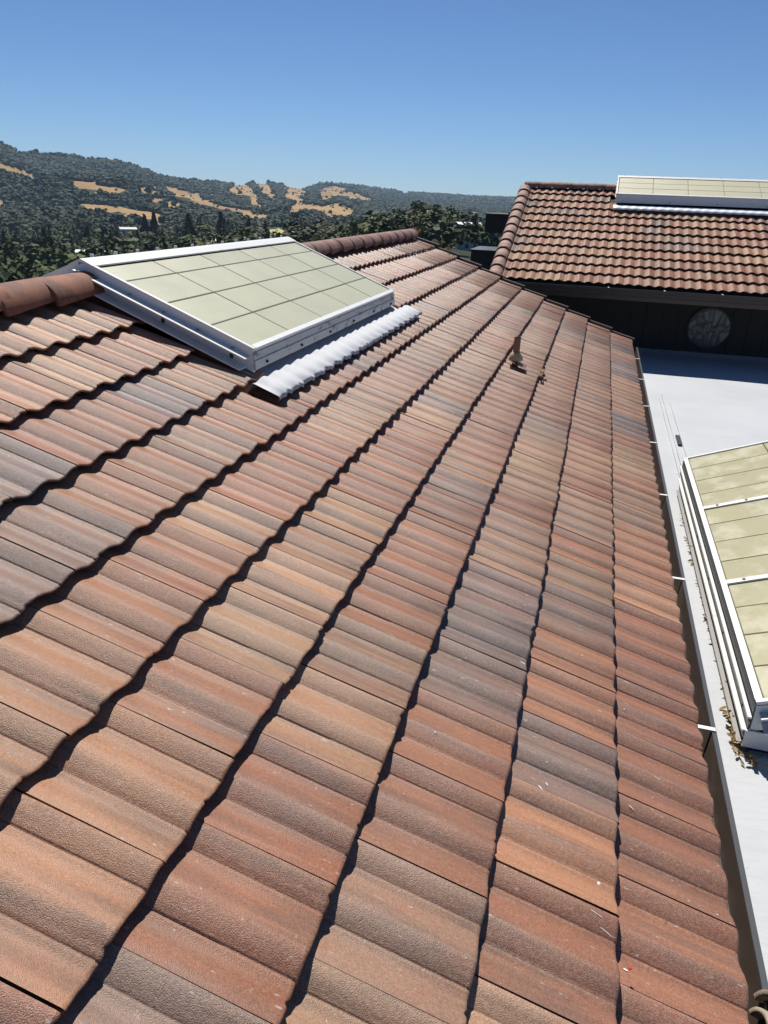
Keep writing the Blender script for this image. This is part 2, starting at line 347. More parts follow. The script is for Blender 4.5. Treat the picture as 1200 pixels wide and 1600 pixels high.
def scatter(n, r_lo, r_hi, a_lo, a_hi, low=False):
    r = np.sqrt(nrs.rand(n)*(r_hi**2-r_lo**2)+r_lo**2); a = nrs.uniform(a_lo, a_hi, n)
    z = ground_z(a, r); x = r*np.sin(a); y = r*np.cos(a)
    rc = np.interp(a, RC_A, RC_R); rs = np.interp(a, RC_A, RS_R)
    ok = (r < rc*1.015) & (r > rs-40) & ((clear_of_fields(x, y, z, (0, 5), 0)) | (nrs.rand(n) < .006))
    if low: ok = (r < rc*.98) & (r > rs-40) & ~clear_of_fields(x, y, z, (0, 7), 0) & (nrs.rand(n) < np.where(clear_of_fields(x, y, z, (0, 2), 0), 1., .10))
    return np.stack([x, y, z], -1)[ok], r[ok], a[ok]
A0, A1 = R(-46), R(-1)
p1, rr1, aa1 = scatter(12000, 640, 1500, A0, A1); blobs('hill_wood', p1, nrs.uniform(2.6, 5.4, len(p1)), 2, 'dense dark wood covering the lower hillside across the valley')
p2, rr2, aa2 = scatter(52000, 1500, 3400, A0, A1); blobs('hill_wood', p2, nrs.uniform(3., 6., len(p2)), 1, 'dark wood on the upper slopes of the long left hill')
p3, rr3, aa3 = scatter(26000, 2800, 5500, R(-26), A1); p3 = p3[rr3 > 3400]; blobs('hill_wood', p3, nrs.uniform(6., 12, len(p3)), 1, 'hazy blue wood on the farthest hills under the skyline')
ps, rs_, as_ = scatter(26000, 640, 3400, A0, A1, low=True); blobs('hill_wood', ps, nrs.uniform(1.3, 2.9, len(ps)), 1, 'low dark scrub dotted along the edges of the golden meadows', .7)
ca = nrs.uniform(R(-45), A1, 700); cr = np.interp(ca, RC_A, RC_R)*nrs.uniform(.985, 1.003, 700)      # trees standing on the crest
pc = np.stack([cr*np.sin(ca), cr*np.cos(ca), ground_z(ca, cr)], -1); keep = (cr < 3600) & (landcover(pc[:, 0], pc[:, 1], pc[:, 2]) == 0)
blobs('crest_trees', pc[keep], nrs.uniform(3.5, 9, keep.sum()), 2, 'line of round trees standing along the crest of the left hill', 1.)

def leafy(n, kind, seed):
    """leaf-clump quads filling an uneven crown about 1 unit high; returns vertices and quads"""
    g = np.random.RandomState(seed)
    if kind == 'conifer':
        h = g.rand(n)**.8; rad = (1-h)*.2*(.55+.6*g.rand(n))+.012; a = g.rand(n)*6.28
        # whorls
        h = np.clip(h*.94+.05 + .012*np.sin(a*3+seed), 0, 1); c = np.stack([np.cos(a)*rad, np.sin(a)*rad, h - rad*.25], -1); sz = .055*(.6+g.rand(n)*.8)*(1.15-h*.7)
    else:
        lobes = g.randn(9, 3)*np.array([.24, .24, .15]) + np.array([0, 0, .60]); lr = g.uniform(.16, .27, 9)
        k = g.randint(0, 9, n); d = g.randn(n, 3); d /= np.linalg.norm(d, axis=1)[:, None]
        c = lobes[k] + d*(lr[k]*(.72+.34*g.rand(n)))[:, None]; c[:, 2] = np.maximum(c[:, 2], .2); sz = .055*(.6+g.rand(n)*.9)
    ctr = np.array([0, 0, .5]); od = c-ctr; od = od/(np.linalg.norm(od, axis=1)[:, None]+1e-6); nrm = g.randn(n, 3)*.55 + od*.8 + np.array([0, 0, .55]); nrm /= np.linalg.norm(nrm, axis=1)[:, None]
    t = np.cross(nrm, g.randn(n, 3)); t /= np.linalg.norm(t, axis=1)[:, None]; b = np.cross(nrm, t)
    V = np.stack([c-t*sz[:, None]-b*sz[:, None]*.6, c+t*sz[:, None]-b*sz[:, None]*.8, c+t*sz[:, None]*.8+b*sz[:, None], c-t*sz[:, None]+b*sz[:, None]*.7], 1)
    return V.reshape(-1, 3), np.arange(n*4).reshape(-1, 4)
# the mass of the valley wood
n = 1500
a = nrs.uniform(A0, A1, n); r = np.sqrt(nrs.rand(n)*(830**2-210**2)+210**2); x = r*np.sin(a); y = r*np.cos(a); z = ground_z(a, r)
ok = clear_of_fields(x, y, z, (0, 4, 7, 10, 13, 16), 5); x, y, z, r, a = x[ok], y[ok], z[ok], r[ok], a[ok]
LV = [leafy(210, 'oak', s) for s in range(5)] + [leafy(210, 'conifer', s) for s in (7, 8)]
VV = []; TT = []; 
for i in range(len(x)):
    con = rnd.random() < .13 and a[i] < bx(430) and r[i] > 320; v, _ = LV[5+i % 2] if con else LV[i % 5]
    h = rnd.uniform(11, 19) if con else rnd.uniform(7.5, 12.5); th = rnd.random()*6.28; c, s = math.cos(th), math.sin(th); wd = h*rnd.uniform(.95, 1.35)*(.8 if con else 1)
    q = np.stack([(v[:, 0]*c-v[:, 1]*s)*wd, (v[:, 0]*s+v[:, 1]*c)*wd, v[:, 2]*h-.6], -1) + np.array([x[i], y[i], z[i]])
    VV.append(q); k = rnd.uniform(.4, 1.3)*(.5 if con else 1); TT.append(np.tile([k*rnd.uniform(.85, 1.2), k, k*rnd.uniform(.7, 1.1), 1], (len(v), 1)))
VV = np.concatenate(VV); o = bpy.data.objects.new('valley_wood', np_mesh('valley_wood', VV, np.arange(len(VV)).reshape(-1, 4), M['leaf'], False, {'tint': ('FLOAT_COLOR', np.concatenate(TT))}))
link(o); tag(o, 'wooded valley of mixed oaks and conifers below the hills', 'trees', None, 'stuff')
# single trees that stand out, each with trunk and crown
crown_me = {}
for nm, kind, mat, seeds, cnt in (('oak', 'oak', 'leaf_a', (31, 32), 900), ('bright', 'oak', 'leaf_b', (41,), 900), ('conifer', 'conifer', 'leaf_c', (51, 52), 800)):
    crown_me[nm] = []
    for s in seeds:
        v, f = leafy(cnt, kind, s); v[:, 0] *= 1.15; v[:, 1] *= 1.15; crown_me[nm].append(np_mesh('crown', v, f, M[mat]))
tm = MB().tube([(0, 0, -.05), (.01, 0, .15), (-.01, .01, .35), (0, 0, .62)], [.035, .026, .02, .008], 6)
for a_ in (0, 2.1, 4.2): tm.tube([(0, 0, .25), (.10*math.cos(a_), .10*math.sin(a_), .42), (.2*math.cos(a_), .2*math.sin(a_), .55)], [.014, .009, .004], 5)
trunk_me = tm.mesh('trunk', M['bark'])
trunk_c = MB().tube([(0, 0, -.05), (0, 0, .5), (0, 0, .97)], [.022, .012, .003], 6).mesh('trunk', M['bark'])
def tree(nm, k, px, r, h, label, group=None):
    a = bx(px); x, y = r*math.sin(a), r*math.cos(a); z = float(ground_z(a, r))
    t = thing({'oak': 'oak_tree', 'bright': 'oak_tree', 'conifer': 'conifer_tree'}[nm], (x, y, z), label, 'tree', {'conifer': 'tall conifers in the valley wood', 'oak': 'dark oaks in the valley wood', 'bright': 'light green trees in the valley wood'}[nm])
    for nme, me in (('trunk', trunk_c if nm == 'conifer' else trunk_me), ('crown', crown_me[nm][k % len(crown_me[nm])])):
        q = bpy.data.objects.new(nme, me); col.objects.link(q); q.parent = t; q.scale = (h, h, h); q.rotation_euler.z = px*.37
tree('conifer', 0, 58, 520, 17, 'tall dark conifer in the valley left of the skylight ridge, leftmost of the conifers')
tree('conifer', 1, 128, 560, 16, 'dark pointed conifer above the left end of the skylight ridge')
tree('conifer', 0, 157, 560, 15, 'narrow dark conifer beside the bright green tree')
tree('conifer', 1, 221, 600, 21, 'tall black-green conifer at the foot of the lower golden meadow')
tree('conifer', 0, 236, 610, 22, 'broad dark conifer just right of the lower golden meadow')
tree('conifer', 1, 290, 560, 22, 'tallest dark conifer in front of the golden hills')
tree('conifer', 0, 342, 600, 20, 'dark conifer in the valley below the striped golden hillside')
tree('conifer', 1, 386, 600, 16, 'slim dark conifer left of the pale mown mound')
tree('oak', 0, 452, 640, 17, 'wide dark oak standing behind the pale mown mound')
tree('oak', 1, 470, 640, 13, 'smaller dark oak at the right of the pale mown mound')
tree('bright', 0, 180, 400, 11, 'bright yellow-green tree above the middle of the skylight ridge')
tree('bright', 0, 75, 390, 9, 'light green round tree above the near ridge caps')
tree('bright', 0, 310, 430, 9, 'light green tree in the valley above the skylight ridge bolts')
tree('bright', 0, 715, 480, 11, 'pale green tree on the wooded knoll right of the far ridge end')
tree('bright', 0, 738, 470, 7, 'yellow-green bush near the dark parapet on the knoll')
tree('oak', 0, 20, 340, 12, 'rounded dark oak nearest the left edge beyond the ridge')
tree('oak', 1, 660, 480, 15, 'rounded oak on top of the wooded knoll')
tree('oak', 0, 700, 500, 15, 'tall oak at the right of the wooded knoll')
tree('oak', 1, 625, 500, 13, 'dark oak on the left flank of the wooded knoll')
# small far houses among the trees
def far_house(px, r, w_, d_, h_, wallc, roofc, label, lift=0):
    a = bx(px); x, y = r*math.sin(a), r*math.cos(a); z = float(ground_z(a, r))+lift
    t = thing('far_house', (x, y, z), label, 'house', 'small houses among the valley trees'); m = Matrix.Translation((x, y, z)) @ Matrix.Rotation(-a+.2, 4, 'Z')
    b = MB().box(-w_/2, w_/2, -d_/2, d_/2, -3-lift, h_, m); b.build('wall', wallc, t)
    rv = [m @ Vector(q) for q in [(-w_/2-.5, -d_/2-.5, h_), (w_/2+.5, -d_/2-.5, h_), (w_/2+.5, d_/2+.5, h_), (-w_/2-.5, d_/2+.5, h_), (-w_/2-.5, 0, h_+d_*.22), (w_/2+.5, 0, h_+d_*.22)]]
    MB().add(rv, [(0,1,5,4), (2,3,4,5), (1,2,5), (3,0,4), (3,2,1,0)]).build('roof', roofc, t)
    for k in range(3):
        cx = -w_/2 + w_*(k+.5)/3; MB().box(cx-.6, cx+.6, -d_/2-.06, -d_/2+.02, h_*.35, h_*.8, m).build('window', M['grille'], t)
hw = simple('far_white_wall', (.62, .62, .60)); hr = simple('far_pale_roof', (.45, .42, .38)); hd = simple('far_grey_roof', (.16, .16, .17)); ht = simple('far_tan_wall', (.45, .36, .22))
far_house(104, 330, 8, 4, 6.6, hw, hw, 'long white flat-looking house roof among trees left of the skylight ridge', 1.5)
far_house(193, 640, 12, 6, 7, hw, hr, 'small white house below the lower golden meadow', 3)
far_house(173, 300, 9, 6, 6.2, hd, hd, 'dark grey house roof just above the skylight ridge', 1)
far_house(332, 420, 9, 7, 6.5, ht, hr, 'tan roofed house in the trees above the skylight ridge', 1.2)
far_house(673, 430, 4, 3, 9, hw, hr, 'white house wall high on the wooded knoll', 3)
far_house(684, 420, 5, 3, 7.5, hw, hw, 'white house front halfway down the wooded knoll', 1)
far_house(732, 250, 7, 4, 6.2, simple('far_blue_wall', (.45, .52, .58)), hw, 'pale blue-white house beside the low dark parapet', 1)

# ---------------------------------------------------------------- roof tiles
ALPHA, EX, TW = .3647, .365, .337; TILT = math.atan(.036/EX)
CA, SA = math.cos(ALPHA), math.sin(ALPHA)
def hump(t):
    """roll height over one roll pitch, t in 0..1: a round roll and a narrow shallow pan with a crisp edge"""
    u = 1 - (t % 1.0)                                   # from the far edge towards the near edge of the roll
    if u >= .50: v = (u-.50)/.54; return .001 + .0235*math.sin(min(v, 1)*math.pi/2)**1.5
    if u < .04: v = (u+.50)/.54; return .001 + .0235*math.sin(min(v, 1)*math.pi/2)**1.5
    if u < .355: v = (u-.04)/.315; return .0055 + .0190*(1-v**1.6)
    if u < .372: return .0055 - .0036*(u-.355)/.017
    if u < .395: return .0019 + .0018*(u-.372)/.023
    return .0037 - .0027*min(1, (u-.395)/.105)
def tile_mesh(seed, length=.42, seg=14, plain=False, rolls=2):
    g = random.Random(seed); W = TW*rolls/2-.004; n = seg*rolls
    ts = sorted(set([i/n for i in range(n+1)]) | ({(r_+1-u_)/rolls for r_ in range(rolls) for u_ in (.04, .30, .335, .355, .372, .395)} if not plain else set())); n = len(ts)-1; ys = [-W/2 + W*t for t in ts]; zs = [hump(t*rolls) for t in ts]
    secs = [(-length, 0, 0), (-.19, 0, 0), (-.010, 0, .0), (-.003, -.0015, .8), (0, -.005, 1), (-.004, -.011, 1), (-.022, -.017, .4), (-.11, -.018, 0)]
    if plain: secs = [(-length, 0, 0), (-.01, 0, 0), (0, -.006, 1), (0, -.024, 1)]
    jag = [g.uniform(-1, 1) for _ in ts]; jag = [jag[i]*.5+.25*(jag[i-1]+jag[(i+1) % len(jag)]) for i in range(len(jag))]
    chips = [g.randrange(2, n-2) for _ in range(2)] if g.random() < .7 else []
    vs_ = []; fs_ = []
    for (sx, sz, k) in secs:
        for j, (yy, zz) in enumerate(zip(ys, zs)):
            ch = -.007 if (j in chips and k and sz > -.02) else 0
            vs_.append((sx + k*(jag[j]*.0016 + ch), yy, zz+sz+(jag[(j*3) % len(jag)]*.0005)+ch*.25))
    m = len(ts)
    for i in range(len(secs)-1):
        for j in range(m-1): fs_.append((i*m+j, (i+1)*m+j, (i+1)*m+j+1, i*m+j+1))
    b = MB(); b.add(vs_, fs_, True)
    sm = [i < (len(secs)-1)*0 + 10**9 for i in range(len(fs_))]
    # side faces give the joint its depth
    for j in (0, m-1):
        a0 = (-length, ys[j], zs[j]); a1 = (0, ys[j], zs[j]-.006); b0 = (-length, ys[j], zs[j]-.018); b1 = (0, ys[j], zs[j]-.018)
        b.add([a0, a1, b1, b0], [(0, 1, 2, 3)])
    return b
TILES = []
for s in range(7):
    me = tile_mesh(100+s).mesh('roof_tile', M['tile']); TILES.append(me)
HALF = tile_mesh(300, rolls=1).mesh('half_tile', M['tile'])
PAL = [(.385, .195, .112), (.355, .165, .098), (.42, .245, .145), (.34, .20, .132), (.265, .172, .135), (.20, .15, .132), (.40, .22, .13), (.335, .152, .092)]
def tone(u, v, g):
    """tile body colour: neighbouring tiles of one pallet share a mood, then each tile varies"""
    q = float(vnoise(np.array([u*.45]), np.array([v*.5]), 77)[0])*.55 + g.random()*.45
    order = [5, 4, 3, 7, 1, 0, 6, 2]; i = min(7, max(0, int((q-.09)/.72*8))); c = PAL[order[i]]; k = g.uniform(.85, 1.15)*.90
    return (c[0]*k*g.uniform(.96, 1.04), c[1]*k, c[2]*k*g.uniform(.95, 1.05), 1)
def view_xy(p):
    d = Vector(p)-CAM; z = d.dot(fw); return (600+F_PX*d.dot(rt)/z, 800-F_PX*d.dot(up)/z, z) if z > .05 else (-9999, -9999, -1)
def lay_tiles(spec, roof, group, limit=300, mat=None):
    """spec: (matrix, tone, seed); nearest in view become objects, the rest one mesh"""
    sc_ = []
    for m, c, sd_ in spec:
        best = 0
        for dx in (0, -.36):
            for dy in (-.16, .16):
                x, y, z = view_xy(m @ Vector((dx, dy, 0)))
                if z > 0 and -6 < x < 1206 and -6 < y < 1606: best = max(best, 1/z)
        sc_.append(best)
    order = sorted(range(len(spec)), key=lambda i: -sc_[i]); chosen = [i for i in order[:limit] if sc_[i] > 0]; cs = set(chosen)
    for i in chosen:
        m, c, sd_ = spec[i]; o = bpy.data.objects.new('roof_tile', TILES[sd_ % 7]) if sd_ >= 0 else bpy.data.objects.new('half_tile', HALF); o.color = c; col.objects.link(o); o.parent = roof
        o.matrix_local = m
        if mat: o.material_slots[0].link = 'OBJECT'; o.material_slots[0].material = mat
    rest = [i for i in range(len(spec)) if i not in cs]
    if rest:
        b = tile_mesh(5, seg=8, plain=True); V0 = np.array(b.v); F0 = b.f; VV, TC, SD, LO, FF = [], [], [], [], []; n0 = 0
        for i in rest:
            m, c, sd_ = spec[i]; mm = np.array(m); VV.append(V0 @ mm[:3, :3].T + mm[:3, 3]); TC.append(np.tile(c, (len(V0), 1))); SD.append(np.full(len(V0), random.Random(i).random())); LO.append(V0)
            FF += [tuple(q+n0 for q in f) for f in F0]; n0 += len(V0)
        me = bpy.data.meshes.new('roof_tile_field'); me.from_pydata(np.concatenate(VV).tolist(), [], FF); me.polygons.foreach_set('use_smooth', [len(f) == 4 for f in FF])
        for an, typ, dat in (('tone', 'FLOAT_COLOR', TC), ('seed', 'FLOAT', SD), ('loc', 'FLOAT_VECTOR', LO)):
            at = me.attributes.new(an, typ, 'POINT'); at.data.foreach_set({'FLOAT': 'value', 'FLOAT_COLOR': 'color', 'FLOAT_VECTOR': 'vector'}[typ], np.concatenate(dat).astype(np.float32).ravel())
        me.materials.append(M['tile_far']); o = bpy.data.objects.new('roof_tile_field', me); col.objects.link(o); o.parent = roof; o['kind'] = 'stuff'
def barrel(length=.46, rad=.115, hgt=.1, th=.014, n=14, taper=.9, axis_len_bevel=.006):
    """half-round cap, open below; runs along local x from 0 (raised open end) to -length"""
    b = MB(); vs_ = []; prof = [(math.cos(math.pi*k/n), math.sin(math.pi*k/n)) for k in range(n+1)]
    secs = [(-length, taper, 0), (-length*.5, (1+taper)/2, 0), (-.008, 1, 0), (0, .985, 0), (0, .985, -1), (-.1, .95, -1)]
    for sx, k, inner in secs:
        for c, s in prof: vs_.append((sx, c*(rad*k+inner*th), s*(hgt*k+inner*th)))
    m = n+1; fs_ = [(i*m+j, i*m+j+1, (i+1)*m+j+1, (i+1)*m+j) for i in range(len(secs)-1) for j in range(n)]
    b.add(vs_, fs_, True)
    return b
CAP = barrel(.46, .14, .128, th=.028, taper=.80).mesh('ridge_tile', M['ridge'])
def place(name, me, parent, mat, colr=None):
    o = bpy.data.objects.new(name, me); col.objects.link(o); o.parent = parent; o.matrix_local = mat
    if colr: o.color = colr
    return o
T = Matrix.Translation
def RX(a): return Matrix.Rotation(a, 4, 'X')
def RY(a): return Matrix.Rotation(a, 4, 'Y')
def RZ(a): return Matrix.Rotation(a, 4, 'Z')
def part(b, name, mat, parent): return b.build(name, mat, parent)

# ================================================================ near house with the big tiled roof
house = thing('tiled_house', (0, 0, 0), 'near house with the long brown concrete tile roof that fills the picture', 'house', 'houses with tiled roofs')
RIDGE_X, Y_END, Y0 = -3.45, 11.85, -2.2
RIDGE_Z = -RIDGE_X*math.tan(ALPHA)
rf = MB()
d = .062
rf.prism([(-.06, .06*math.tan(ALPHA)-d), (RIDGE_X, RIDGE_Z-d), (2*RIDGE_X-.02, -d), (2*RIDGE_X-.02, -d-.03), (RIDGE_X, RIDGE_Z-d-.06), (-.06, .06*math.tan(ALPHA)-d-.05)], Y0, Y_END-.02)
roof = rf.build('roof', M['deck'], house); roof['label'] = 'long slope of brown, tan and grey blended concrete tiles'
spec = []; g = random.Random(3)
for k in range(10):
    ph = .015 if k % 2 == 0 else .175
    for j in range(-7, 36):
        yc = ph + TW*(j+.5)
        if yc > Y_END-.02-TW/2+.03 or yc < Y0: continue
        if k >= 7 and 3.86 < yc < 6.84: continue
        s = k*EX + g.uniform(-.004, .004)
        slide = -.03 if (k == 3 and 7.0 < yc < 7.3) else 0
        m = T((-(s+slide)*CA - .010*SA, yc+g.uniform(-.002, .002), (s+slide)*SA - .010*CA + g.uniform(-.0015, .0015))) @ RY(ALPHA-TILT+g.uniform(-.003, .003)) @ RZ(g.uniform(-.007, .007)) @ RX(g.uniform(-.006, .006))
        spec.append((m, tone(k*1.0, j+.5*(k % 2), g), g.randrange(1000))); last = yc
    if Y_END-.02-(last+TW/2) > TW/2-.02:
        s = k*EX; spec.append((T((-s*CA-.010*SA, last+TW*.75, s*SA-.010*CA)) @ RY(ALPHA-TILT), tone(k, 40, g), -1))
for k in range(5, 10):               # the far slope behind the ridge
    for j in range(-6, 35):
        yc = TW*(j+.5)
        if 3.6 < yc < 7 and k >= 7: continue
        s = k*EX; m = T((2*RIDGE_X+s*CA, yc, s*SA-.01)) @ RZ(math.pi) @ RY(ALPHA-TILT)
        spec.append((m, tone(k+20, j, g), g.randrange(1000)))
lay_tiles(spec, roof, None)
# ridge caps: open ends face the camera (-Y)
CAPM = lambda x, y, z, t: T((x, y, z)) @ RZ(-math.pi/2) @ RY(t)
def cap_colour(dark): 
    k = rnd.uniform(.85, 1.15); return ((.29*k, .115*k, .062*k, 1) if dark else (.27*k, .145*k, .115*k, 1))
ys = [3.40-.38*i for i in range(13)]
for y in ys: place('ridge_tile', CAP, roof, CAPM(RIDGE_X, y, RIDGE_Z-.034+rnd.uniform(-.003, .003), .075) @ RZ(rnd.uniform(-.02, .02)), cap_colour(True))
for y in np.arange(6.92, 11.7, .40): place('ridge_tile', CAP, roof, CAPM(RIDGE_X, y, RIDGE_Z-.028, .05) @ RZ(rnd.uniform(-.015, .015)), cap_colour(False))
# rake trim along the far end, one piece per course
rk = MB().box(-.42, 0, 0, .075, -.055, .02).mesh('rake_trim', M['dark_trim'])
for k in range(10):
    s = k*EX-.03; place('rake_trim', rk, roof, T((-s*CA, Y_END-.02, s*SA+.022)) @ RY(ALPHA-TILT*1.1))
b = MB(); P = lambda s, h: (-s*CA+h*SA, s*SA+h*CA)
b.prism([P(-.02, -.07), P(3.7, -.07), P(3.7, -.26), P(-.02, -.26)], Y_END-.005, Y_END+.03); b.build('bargeboard', M['dark_trim'], house)
b = MB().box(-.075, -.05, 1.2, Y_END, -.26, -.045); b.build('fascia', M['dark_trim'], house)
b = MB().box(2*RIDGE_X+.3, -.35, Y0+.3, Y_END-.35, -4.6, -.28); b.build('wall', M['stucco'], house)
b = MB().box(2*RIDGE_X+.05, -.08, Y0+.05, Y_END-.02, -.275, -.255); b.build('soffit', M['dark_trim'], house)
# gutter, open trough
gy0, gy1 = 1.52, Y_END+.02
b = MB(); pr = [(-.047, -.075), (-.047, -.185), (.055, -.185), (.062, -.16), (.078, -.10), (.094, -.10), (.094, -.106), (.083, -.108), (.068, -.165), (.058, -.191), (-.052, -.191), (-.052, -.075)]
n = len(pr)
b.prism(pr, gy0, gy1); gut = b.build('gutter', M['brown_metal'], house); fix_normals(gut.data); gut['label'] = 'dark brown eave gutter with an open trough'
MB().box(.078, .096, gy0, gy1, -.099, -.094).build('rim', M['gutter_lip'], gut)
MB().box(-.045, .088, gy1-.004, gy1, -.186, -.101).build('end_cap', M['brown_metal'], gut)
for y in (2.75, 4.12, 5.5, 6.85, 8.2, 9.55, 10.9):
    MB().box(-.044, .092, y-.011, y+.011, -.093, -.088).build('strap', M['strap'], gut)
# the half-round tiles whose ends show under the near corner of the eave
CAP2 = barrel(.5, .105, .10, .016, 14, 1.0).mesh('barrel_tile', M['ridge']); CAP3 = barrel(.5, .075, .07, .014, 14, 1.0).mesh('barrel_tile', M['ridge'])
place('barrel_tile', CAP2, roof, T((.055, 1.50, -.105)) @ RY(.35) @ RZ(math.pi), (.40, .31, .25, 1)); place('barrel_tile', CAP3, roof, T((.04, 1.49, -.12)) @ RY(.35) @ RZ(math.pi), (.42, .36, .27, 1))

# ---------------------------------------------------------------- ridge skylights
def skylight(parent, m, half, drop, y0, y1, cols, rows, mat, label, wallh=.12, bars=(), bothsides=True, dirty=True, ledges=(.062,), ledge_out=(.052, .085), bolts=True, capw=.085, eave_mat=None):
    """local frame: ridge along y at x=0,z=0 (top of the glazing), slopes fall to x=+-half by drop"""
    sl = drop/half; L = math.hypot(half, drop); ang = math.atan2(drop, half)
    b = MB()
    # end walls and eave fascias (thin, hollow inside)
    for yy, sgn in ((y0, -1), (y1, 1)):
        o1 = .0
        poly = [(-half, -drop), (0, 0), (half, -drop), (half, -drop-wallh), (0, -wallh-.02), (-half, -drop-wallh)]
        a_, c_ = (yy, yy+.02) if sgn < 0 else (yy-.02, yy)
        b.prism([(q[0], q[1]-.012) for q in poly], a_, c_)
    for sx in (1, -1):
        x0, x1 = (half-.02, half) if sx > 0 else (-half, -half+.02)
        b.box(x0, x1, y0+.021, y1-.021, -drop-wallh, -drop-.014)
    fr = MB()
    fr.v = [tuple(m @ Vector(q)) for q in b.v]; fr.f = b.f; fr.sm = b.sm
    sky_o = fr.build('skylight', M['white_dirty'] if dirty else M['white'], parent); sky_o['label'] = label
    fix_normals(sky_o.data)
    def sub(bb, name, mt):
        q = MB(); q.v = [tuple(m @ Vector(v)) for v in bb.v]; q.f = bb.f; q.sm = bb.sm; return q.build(name, mt, sky_o)
    sides = (1, -1) if bothsides else (1,)
    for sx in sides:
        S = Matrix.Scale(sx, 4, (1, 0, 0)) if sx < 0 else Matrix.Identity(4)
        A = S @ RY(ang)                      # x runs down the slope from the ridge
        # bed under the panels
        bb = MB().box(.03, L-.025, y0+.022, y1-.022, -.030, -.012, A); sub(bb, 'gasket_bed', M['joint'])
        for i in range(len(cols)-1):
            for j in range(len(rows)-1):
                gp = .0035; bb = MB(); x0, x1, ya, yb = rows[j]+gp, rows[j+1]-gp, cols[i]+gp, cols[i+1]-gp
                e = .004; top = -.001 + rnd.uniform(-.0008, .0008)
                vs_ = [(x0, ya, -.0115), (x1, ya, -.0115), (x1, yb, -.0115), (x0, yb, -.0115), (x0, ya, top-e), (x1, ya, top-e), (x1, yb, top-e), (x0, yb, top-e), (x0+e, ya+e, top), (x1-e, ya+e, top), (x1-e, yb-e, top), (x0+e, yb-e, top)]
                bb.add([A @ Vector(v) for v in vs_], [(0,1,5,4), (1,2,6,5), (2,3,7,6), (3,0,4,7), (4,5,9,8), (5,6,10,9), (6,7,11,10), (7,4,8,11), (8,9,10,11)])
                o = sub(bb, 'glazing_panel', mat); fix_normals(o.data)
        # white rims: two gable edges, one eave edge, bars
        for yy in (y0-.006, y1-.026):
            o = sub(MB().box(.02, L+.004, yy, yy+.026, -.016, .008, A), 'rim', M['white']); fix_normals(o.data)
        o = sub(MB().box(L-.030, L+.006, y0+.027, y1-.027, -.016, .0075, A), 'rim', M['white']); fix_normals(o.data)
        for yb in bars:
            o = sub(MB().box(.05, L-.031, yb-.025, yb+.025, -.004, .012, A), 'glazing_bar', M['white']); fix_normals(o.data)
            for q in range(5):
                c = A @ Vector((L*(.12+.19*q), yb, .014)); o = sub(MB().tube([c, A @ Vector((L*(.12+.19*q), yb, .019))], .011, 7), 'bolt', M['bolt'])
        # eave flange with bolts
        xf = half+.001
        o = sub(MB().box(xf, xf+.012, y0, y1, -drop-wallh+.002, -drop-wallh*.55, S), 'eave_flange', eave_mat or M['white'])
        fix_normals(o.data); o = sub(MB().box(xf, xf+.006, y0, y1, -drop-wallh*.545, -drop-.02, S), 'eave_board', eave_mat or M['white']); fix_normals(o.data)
        if bolts:
            for q in range(6):
                yy = y0+.15+(y1-y0-.3)*q/5; o = sub(MB().tube([S @ Vector((xf+.01, yy, -drop-wallh*.78)), S @ Vector((xf+.022, yy, -drop-wallh*.78))], .009, 7), 'bolt', M['rust'])
        # gable ledges (flange on both ends)
        for yy, sg in ((y0, -1), (y1, 1)):
            for li, lz in enumerate(ledges):
                pr_ = ledge_out[li]; ya, yb = (yy-pr_, yy-.001) if sg < 0 else (yy+.001, yy+pr_)
                o = sub(MB().box(.0, L+(.0 if li else .0), ya, yb, -lz-.008, -lz, A), 'gable_ledge', M['white']); fix_normals(o.data)
            if bolts:
                for q in range(5):
                    xx = L*(.10+.2*q); c0 = A @ Vector((xx, yy+sg*.001, -.047+.0*q)); c1 = A @ Vector((xx, yy+sg*.016, -.047)); o = sub(MB().tube([c0, c1], .010, 7), 'bolt', M['bolt'])
                    if q % 2 == 0:
                        o = sub(MB().add([A @ Vector(v) for v in [(xx-.012, yy+sg*.0012, -.076), (xx+.016, yy+sg*.0012, -.076), (xx+.022, yy+sg*.0012, -.118), (xx+.008, yy+sg*.0012, -.122)]], [(0, 1, 2, 3)]), 'drip_stain', M['rust'])
    # ridge capping
    bb = MB(); hw_ = capw*math.cos(ang); pz = [( -hw_, -hw_*sl+.010), (-.02, .006), (0, .013), (.02, .006), (hw_, -hw_*sl+.010), (hw_, -hw_*sl+.002), (0, -.004), (-hw_, -hw_*sl+.002)]
    bb.prism(pz, y0-.012, y1+.012); o = sub(bb, 'ridge_capping', M['white']); fix_normals(o.data)
    if bolts:
        for q in range(13):
            yy = y0+.12+(y1-y0-.24)*q/12; o = sub(MB().tube([(-.012, yy, .008), (-.012, yy, .03)], .010, 7), 'bolt', M['white'])
    return sky_o
sk_m = T((-3.462, 0, 1.474)); half, drop = 1.042, .410; L1 = math.hypot(half, drop)
skl = skylight(house, sk_m, half, drop, 3.815, 6.87, [3.843, 4.413, 5.03, 5.648, 6.262, 6.842], [.09, .268, .544, .828, L1-.032], M['panel'],
               'big white framed ridge skylight glazed with cream panels', wallh=.118, dirty=False, ledges=(.046, .104), ledge_out=(.068, .098), eave_mat=M['white_dirty'])
